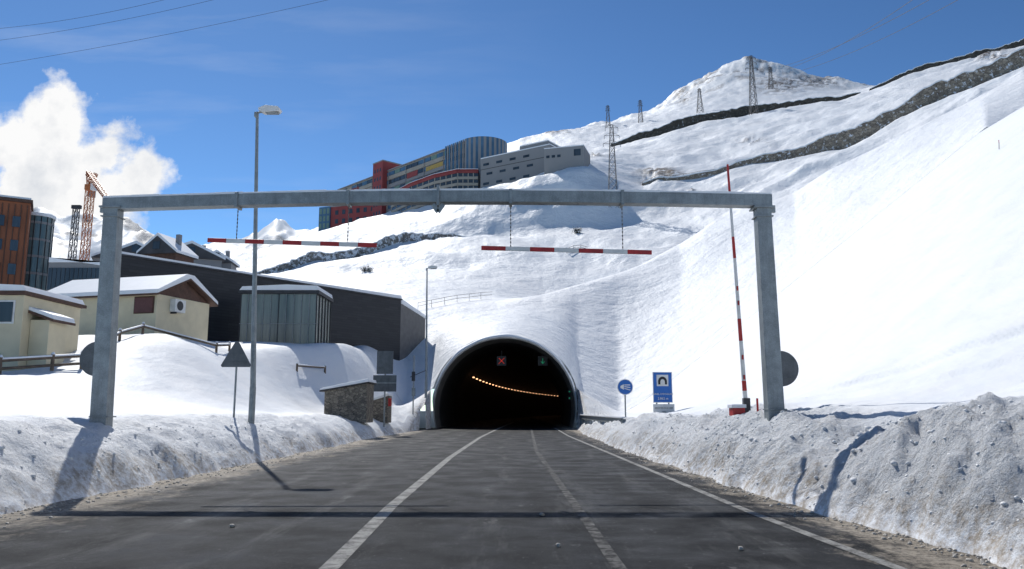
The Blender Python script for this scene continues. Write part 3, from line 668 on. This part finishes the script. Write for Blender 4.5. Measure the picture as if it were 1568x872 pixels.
# ---------------------------------------------------------------- hotel
M_hred=mat('hotel_red',(.27,.05,.048),.7,0,.15,.2);M_hblue=mat('hotel_blue',(.06,.14,.23),.4,0,.3,.2);M_hbeige=mat('hotel_beige',(.34,.31,.26),.7,0,.12,.2);M_hyel=mat('hotel_yellow',(.42,.29,.07),.6);M_hgr=mat('hotel_green',(.15,.24,.20),.6)
b=B('hotel_building')
R=sv(712,222,233);Lf=sv(518,290,287);zt_=82.0;d=Vector((R.x-Lf.x,R.y-Lf.y,0));LL=d.length
b.M=frame((Lf.x,Lf.y,0),d)
b.box(0,LL,0,14,56,zt_,M_hbeige)
for k in range(7):
    z1=zt_-.5-k*2.9
    b.box(0,LL-.2,-.20,-.003,z1-1.35,z1,M_win if k%2 else M_hblue)
    n=22
    for i in range(n):
        x0=LL*i/n;mm=random.choice([M_hblue,M_win,M_win,M_hblue,M_hgr,M_hbeige,M_win]);b.box(x0+.2,x0+LL/n-.2,-.35,-.203,z1-1.3,z1-.05,mm)
        if i%3==1: b.box(x0-.1,x0+.1,-.5,-.353,z1-2.6,z1,M_grey)
    b.box(0,LL-.2,-.30,-.003,z1-2.7,z1-1.4,[M_hbeige,M_grey,M_hred,M_hbeige,M_grey,M_hred,M_hbeige][k])
b.box(LL*.74,LL*.86,-.42,-.36,zt_-5.0,zt_-3.6,M_hyel);b.box(LL*.60,LL*.68,-.42,-.36,zt_-5.2,zt_-3.4,M_hred);b.box(LL*.10,LL*.20,-.42,-.36,zt_-2.8,zt_-1.6,M_hred);b.box(LL*.22,LL*.28,-.42,-.36,zt_-5.8,zt_-4.4,M_hyel)
b.box(-.1,LL,-.4,14.2,zt_+.003,zt_+.35,M_grey);b.box(0,LL,0,14,zt_+.353,zt_+.6,M_snow)
for i in range(0,27):
    t0=-math.pi/2+math.pi*i/26*.9;t1=-math.pi/2+math.pi*(i+1)/26*.9;r=7.4
    p=lambda t,z:(LL+8*math.cos(t)*.95+0.3,7+r*math.sin(t),z)
    b.add([p(t0,58),p(t1,58),p(t1,zt_+.9),p(t0,zt_+.9)],[(0,1,2,3)],M_hblue if i%2 else M_grey)
vs=[(LL+8*math.cos(t)*.95+.3,7+7.4*math.sin(t),zt_+.6) for t in np.linspace(-math.pi/2,math.pi/2,20)];b.add(vs,[tuple(range(20))],M_snow)
for i in range(10): b.box(LL-9+i*.95,LL-8.5+i*.95,-.6,-.36,zt_-13,zt_+.8,M_hblue if i%2==0 else M_grey)
tx=LL*.36;zt3=sv(598,247,262).z;b.box(tx,tx+6.0,-2.2,6,58,zt3,M_hred);windows(b,tx+.5,tx+5.5,66,84,3,6,-2.2,M_win,.4,.4)
b.box(tx-.1,tx+6.1,-2.3,6,zt3+.003,zt3+.4,M_grey)
b.M=Matrix.Identity(4)
u=sv(507,318,272);w=sv(613,352,262);b.M=frame((u.x,272,0),(w.x-u.x,262-272));W_=Vector((w.x-u.x,-10,0)).length
zt2=u.z;b.box(0,W_,0,9,56,zt2,M_hred);windows(b,1,W_-1,zt2-10,zt2-.5,9,3,0,M_win,.45,.5);b.box(-.1,W_,-.2,9,zt2+.003,zt2+.3,M_grey);b.box(0,W_,0,8.9,zt2+.303,zt2+.6,M_snow)
b.box(-4.6,-.02,-.5,8,54,zt2+.3,M_hblue);windows(b,-4.6,-.02,56,zt2,3,6,-.5,M_hgr,.6,.7)
b.M=Matrix.Identity(4)
pts=[sv(px,300,Yq) for px,Yq in((600,252),(630,240),(665,231),(700,226),(732,226))]
zt4=sv(680,266,229).z
for p,q in zip(pts[:-1],pts[1:]):
    b.M=frame((p.x,p.y,0),(q.x-p.x,q.y-p.y));l=Vector((q.x-p.x,q.y-p.y)).length
    for k in range(7):
        z1=zt4-k*1.9
        b.box(0,l,-.25,6,z1-.8,z1,M_hred if k==0 else M_hbeige);b.box(0,l,0,6,z1-1.9,z1-.803,M_win)
        for i in range(4): b.box(l*i/4,l*i/4+.25,-.12,-.002,z1-1.85,z1-.81,M_hbeige)
    b.box(-.1,l+.1,-.5,6.2,zt4+.003,zt4+.25,M_hred);b.box(0,l,-.3,6,zt4+.253,zt4+.5,M_snow)
b.build()
b=B('grey_apartment_building')
M_gp=mat('grey_render',(.27,.27,.27),.8,0,.08,.05)
u=sv(736,238,224);w=sv(842,228,211);b.M=frame((u.x,224,0),(w.x-u.x,-13));W_=Vector((w.x-u.x,-13,0)).length;zt1=(u.z+w.z)/2
b.box(0,W_,0,10,54,zt1,M_gp);b.box(0,W_,.0,10,zt1+.003,zt1+.3,M_snow)
for k in range(3):
    for i in range(4): b.box(1+i*4.6+(k%2)*1.2,2.2+i*4.6+(k%2)*1.2+.8,-.08,-.003,zt1-2.3-k*2.9,zt1-1.6-k*2.9,M_win);b.box(.9+i*4.6+(k%2)*1.2,3.1+i*4.6+(k%2)*1.2,-.12,-.081,zt1-1.59-k*2.9,zt1-1.5-k*2.9,M_gp)
b.box(-.01,W_+.01,-.05,-.003,zt1-3.4,zt1-3.25,M_dark);b.box(W_*.55,W_*.95,1,8,zt1+.303,zt1+1.6,M_gp);b.box(W_*.55,W_*.95,1,8,zt1+1.603,zt1+1.9,M_snow)
u=sv(833,226,204);w=sv(894,223,201);b.M=frame((u.x,204,0),(w.x-u.x,-3));W_=(w-u).length
b.box(0,W_,0,9,54,w.z,M_gp);b.box(0,W_,0,9,w.z+.003,w.z+.25,M_snow)
for i in range(3): b.box(.6+i*1.5,1.5+i*1.5,-.08,-.003,w.z-2.6,w.z-1.9,M_win)
b.box(W_*.75,W_*.92,-.08,-.003,w.z-2.6,w.z-.8,M_win)
b.build()
# ---------------------------------------------------------------- retaining walls
def rwall(row,pxs,hs,m,name='stone_retaining_wall',snowcap=.3,n=150):
    b=B(name);Pt=[]
    for i,px in enumerate(np.linspace(pxs[0],pxs[-1],n)):
        p=hill(px,row);h=float(np.interp(px,pxs,hs));Pt.append((p,h+min(.5,h*.2)*(fbm(np.array([i*.35]),np.array([2.2]),3,2)[0]*1.5)))
    zs=np.array([p.z for p,h in Pt]);zs2=zs.copy()
    for _ in range(6): zs2[1:-1]=(zs2[:-2]+2*zs2[1:-1]+zs2[2:])/4
    Pt=[(Vector((p.x,p.y,float(z))),h) for (p,h),z in zip(Pt,zs2)]
    for (p,h),(q,k) in zip(Pt[:-1],Pt[1:]):
        f0=Vector((0,-1.2,0));b0=Vector((0,1.0,0));lo=-3
        vs=[p+f0+Vector((0,0,lo)),q+f0+Vector((0,0,lo)),q+f0*.6+Vector((0,0,k)),p+f0*.6+Vector((0,0,h)),q+b0+Vector((0,0,k)),p+b0+Vector((0,0,h)),q+b0*1.1+Vector((0,0,lo)),p+b0*1.1+Vector((0,0,lo))]
        b.add(vs,[(0,1,2,3),(3,2,4,5),(5,4,6,7)],m)
        s=Vector((0,0,snowcap))
        v=[p+f0*.65+Vector((0,0,h+.01)),q+f0*.65+Vector((0,0,k+.01)),q+b0*1.0+Vector((0,0,k+.01)),p+b0*1.0+Vector((0,0,h+.01))]
        b.add(v+[a+s for a in v],[(0,1,5,4),(4,5,6,7),(2,3,7,6)],M_snow)
    b.build()
rwall(4,[985,1080,1150,1220,1290,1400,1568,1700],[.4,.8,1.3,2.4,4.0,4.2,4.4,4.4],M_bigstone)
rwall(6,[938,980,1060,1150,1280,1330],[1.0,3.4,4.0,4.0,2.0,.5],M_drystone)
rwall(6,[1345,1400,1480,1568,1700],[.4,2.2,2.2,2.4,2.4],M_drystone)
rwall(3,[400,440,560,690,715],[.1,1.2,1.6,1.4,.2],M_lowstone,snowcap=.2)
def rail(name,pts,h=1.1,r0=.035):
    b=B(name);Q=[]
    for px,py,Yd in pts:
        a=ray(px,py)[0];x=a*Yd;Q.append(Vector((x,Yd,hillz(x,Yd))))
    R_=[]
    for p,q in zip(Q[:-1],Q[1:]):
        n=max(1,int((q-p).length/2.0))
        for i in range(n):
            s=p.lerp(q,i/n);s.z=hillz(s.x,s.y);R_.append(s)
    for p,q in zip(R_[:-1],R_[1:]):
        b.tube(p-Vector((0,0,.3)),p+Vector((0,0,h)),r0,M_lat,n=4)
        for r in(.5,h): b.tube(p+Vector((0,0,r)),q+Vector((0,0,r)),r0,M_lat,n=4)
    b.build()
rail('metal_railing',[(640,470,92),(700,450,98),(770,432,106)],.9,.03)
rail('metal_railing',[(868,400,150),(910,380,156)],.9,.05)
rail('metal_railing',[(985,290,202),(1060,280,200),(1160,255,196)],1.2,.05)
# ---------------------------------------------------------------- pylons
def pylon(px,pyb,pyt,Yd,bw,tw,arms=3,r=.07,n=9):
    b=B('electricity_pylon');p=sv(px,pyb,Yd);x=p.x;zb=min(p.z,hillz(x,Yd))-.5;zt=sv(px,pyt,Yd).z
    b.lattice((x,Yd,zb),(x,Yd,zt),bw,tw,n,M_lat,r)
    H=zt-zb
    for k in range(arms):
        z=zt-H*(.03+.09*k);w=H*(.07+.012*k)
        for s in(-1,1):
            b.tube((x,Yd,z),(x+s*w,Yd,z),r*1.3,M_lat,n=4);b.tube((x,Yd,z+H*.04),(x+s*w,Yd,z),r,M_lat,n=4);b.tube((x+s*w,Yd,z),(x+s*w,Yd,z-.9),r*1.4,M_dark,n=5)
    b.build()
pylon(939,325,192,186,2.4,.7,3,.04,12);pylon(1154,172,86,332,3.2,.8,3,.08,9);pylon(1072,172,136,500,4,1,2,.09,6);pylon(981,190,154,520,3.2,1,3,.09,6);pylon(931,190,162,520,3.0,1,3,.09,5);pylon(1181,140,103,640,4,1.4,3,.10,6)
b=B('floodlight_mast');c=sv(117,320,88);b.lattice((c.x,88,3),(c.x,88,c.z),.8,.5,16,M_lat,.03);b.box(c.x-.5,c.x+.5,87.8,88.2,c.z,c.z+.4,M_dark);b.build()
M_cr=mat('crane_orange',(.46,.15,.04),.5,0,.15,1)
b=B('tower_crane');Yc=140;m0=sv(138,292,Yc);top=sv(134,263,Yc)
b.lattice((m0.x,Yc,2),(m0.x,Yc,m0.z),1.1,1.1,24,M_cr,.05)
b.box(m0.x-.7,m0.x+.7,Yc-.7,Yc+.7,m0.z,m0.z+1,M_cr);b.lattice((m0.x,Yc,m0.z+1),(top.x,Yc,top.z),.9,.3,4,M_cr,.05)
j0=sv(139,284,Yc);j1=sv(167,308,Yc-12);b.lattice(j0,sv(147,266,Yc),.6,.5,3,M_cr,.04);b.lattice(sv(135,265,Yc),j1,.8,.6,10,M_cr,.045);b.tube(top,j1,.04,M_cr,n=4)
k=sv(128,284,Yc);b.lattice((m0.x,Yc,m0.z+1.2),(k.x,Yc+3,m0.z+1.6),.7,.6,3,M_cr,.04);b.box(k.x-.5,k.x+.4,Yc+2.4,Yc+3.6,m0.z-.4,m0.z+1.6,mat('counterweight',(.3,.3,.3),.8))
b.box(m0.x+.7,m0.x+1.4,Yc-1.3,Yc-.3,m0.z-.2,m0.z+1.2,M_white);b.build()
# ---------------------------------------------------------------- wires
def wires(sets,r=.03):
    b=B('power_lines')
    for p,q,sag in sets:
        prev=None
        for i in range(25):
            w=i/24;c=p.lerp(q,w);c.z-=sag*4*w*(1-w)
            if prev is not None: b.tube(prev,c,r,M_dark,n=4,cap=False)
            prev=c
    b.build()
def ext(p,q,k0=.3,k1=.3): return p+(p-q)*k0,q+(q-p)*k1
S=[]
for a_,b_ in(((0,38),(225,0)),((0,56),(300,0)),((0,93),(475,0))):
    p,q=ext(sv(*a_,110),sv(*b_,100));S.append((p,q,1.0))
wires(S,.022)
S=[]
for a_,b_ in(((1195,103),(1398,0)),((1205,106),(1365,8)),((1228,108),(1442,0))):
    p=sv(*a_,330);q=sv(*b_,200);q=q+(q-p)*.4;S.append((p,q,3.0))
wires(S,.075)
# ---------------------------------------------------------------- shrubs
M_leaf=mat('shrub_foliage',(.06,.055,.035),.8,0,.5,2);M_bark=mat('bark',(.09,.07,.05),.9)
def shrub(px,py,Yd,r):
    b=B('shrub');a=ray(px,py)[0];x=a*Yd;z=hillz(x,Yd);o=Vector((x,Yd,z-.1))
    for i in range(40):
        t=random.uniform(0,6.28);e=random.uniform(.15,1.4);L=r*random.uniform(.5,1.1)
        q=o+Vector((math.cos(t)*math.cos(e),math.sin(t)*math.cos(e),math.sin(e)*.85))*L
        b.tube(o-Vector((0,0,.3)),q,.03,M_bark,.01,4)
        for k in range(22):
            c=o.lerp(q,random.uniform(.35,1.05))+Vector([random.gauss(0,r*.09) for _ in range(3)]);s=r*.05
            vs=[c+Vector([random.gauss(0,s) for _ in range(3)]) for _ in range(3)];b.add(vs,[(0,1,2)],M_leaf if random.random()<.7 else M_snow)
    b.build()
shrub(885,345,174,1.8);shrub(562,418,138,1.3);shrub(683,333,212,.9);shrub(625,367,178,.6)
# ---------------------------------------------------------------- world
SE=math.radians(44);saz=math.atan2(-.42,1)
w=bpy.data.worlds.new('World');scene.world=w;w.use_nodes=True;nt=w.node_tree
bg=nt.nodes['Background'];out=nt.nodes['World Output']
sky=nt.nodes.new('ShaderNodeTexSky');sky.sky_type='NISHITA';sky.sun_disc=False;sky.sun_elevation=SE;sky.sun_rotation=saz
sky.altitude=2300;sky.air_density=1.0;sky.dust_density=.4;sky.ozone_density=2.0
def vscale(v,k):
    n=nt.nodes.new('ShaderNodeVectorMath');n.operation='SCALE';nt.links.new(v,n.inputs[0]);n.inputs['Scale'].default_value=k;return n.outputs[0]
ga=nt.nodes.new('ShaderNodeGamma');ga.inputs['Gamma'].default_value=1.35;nt.links.new(vscale(sky.outputs[0],.1),ga.inputs['Color'])
tint=nt.nodes.new('ShaderNodeVectorMath');tint.operation='MULTIPLY';nt.links.new(ga.outputs[0],tint.inputs[0]);tint.inputs[1].default_value=(10.5,13.0,13.4)
nt.links.new(tint.outputs[0],bg.inputs['Color']);bg.inputs['Strength'].default_value=.10
tc=nt.nodes.new('ShaderNodeTexCoord');sp=nt.nodes.new('ShaderNodeSeparateXYZ');nt.links.new(tc.outputs['Generated'],sp.inputs[0])
yv=mathn(nt,'MAXIMUM',sp.outputs[1],.05)
av=mathn(nt,'DIVIDE',sp.outputs[0],yv);tv=mathn(nt,'DIVIDE',sp.outputs[2],yv)
cmb=nt.nodes.new('ShaderNodeCombineXYZ');nt.links.new(av,cmb.inputs[0]);nt.links.new(tv,cmb.inputs[1])
fld=None
for px,py,r in((80,205,90),(10,225,85),(150,240,78),(205,272,62),(60,300,120),(-80,240,120),(140,305,100),(-200,300,160)):
    a,t=ray(px,py);dx=mathn(nt,'SUBTRACT',av,a);dy=mathn(nt,'SUBTRACT',tv,t)
    ds=mathn(nt,'SQRT',mathn(nt,'ADD',mathn(nt,'MULTIPLY',dx,dx),mathn(nt,'MULTIPLY',dy,dy)))
    v=mathn(nt,'SUBTRACT',r/F,ds);fld=v if fld is None else mathn(nt,'MAXIMUM',fld,v)
nf=noise(nt,cmb.outputs[0],14,10,.6)
dens=mathn(nt,'ADD',fld,mathn(nt,'MULTIPLY',mathn(nt,'SUBTRACT',nf,.56),.16))
mask=mrange(nt,dens,-.006,.022)
mp=nt.nodes.new('ShaderNodeMapping');mp.inputs['Rotation'].default_value=(0,0,.35);mp.inputs['Scale'].default_value=(1.2,7,1);nt.links.new(cmb.outputs[0],mp.inputs['Vector'])
ci=mathn(nt,'MULTIPLY',mrange(nt,noise(nt,mp.outputs[0],2.2,6,.55),.50,.75,0,.16),mrange(nt,av,.1,-.5),True)
mask=mathn(nt,'MAXIMUM',mask,ci)
nf2=noise(nt,cmb.outputs[0],9,8,.6)
shade=mathn(nt,'ADD',mrange(nt,dens,.03,.10,0,.55),mrange(nt,nf2,.4,.65,-.2,.45),True)
cc=mixc(nt,shade,(1.0,1.0,1.0),(.55,.60,.68))
bg2=nt.nodes.new('ShaderNodeBackground');nt.links.new(cc,bg2.inputs['Color']);bg2.inputs['Strength'].default_value=.97
mx=nt.nodes.new('ShaderNodeMixShader');nt.links.new(mask,mx.inputs[0]);nt.links.new(bg.outputs[0],mx.inputs[1]);nt.links.new(bg2.outputs[0],mx.inputs[2]);nt.links.new(mx.outputs[0],out.inputs[0])
sd=bpy.data.lights.new('sun','SUN');sd.energy=3.95;sd.angle=math.radians(.5);sd.color=(1,.975,.93)
so=bpy.data.objects.new('sun',sd);scene.collection.objects.link(so)
dirs=Vector((math.sin(saz)*math.cos(SE),math.cos(saz)*math.cos(SE),math.sin(SE)))
so.rotation_euler=dirs.to_track_quat('Z','Y').to_euler()
cd=bpy.data.cameras.new('camera');cd.sensor_width=36;cd.lens=F*36/1568;cd.clip_end=12000;cd.clip_start=.1
co=bpy.data.objects.new('camera',cd);co.location=(0,0,EYE);co.rotation_euler=(math.pi/2+TH,0,0);scene.collection.objects.link(co);scene.camera=co
scene.view_settings.view_transform='Standard';scene.view_settings.look='None';scene.view_settings.exposure=0
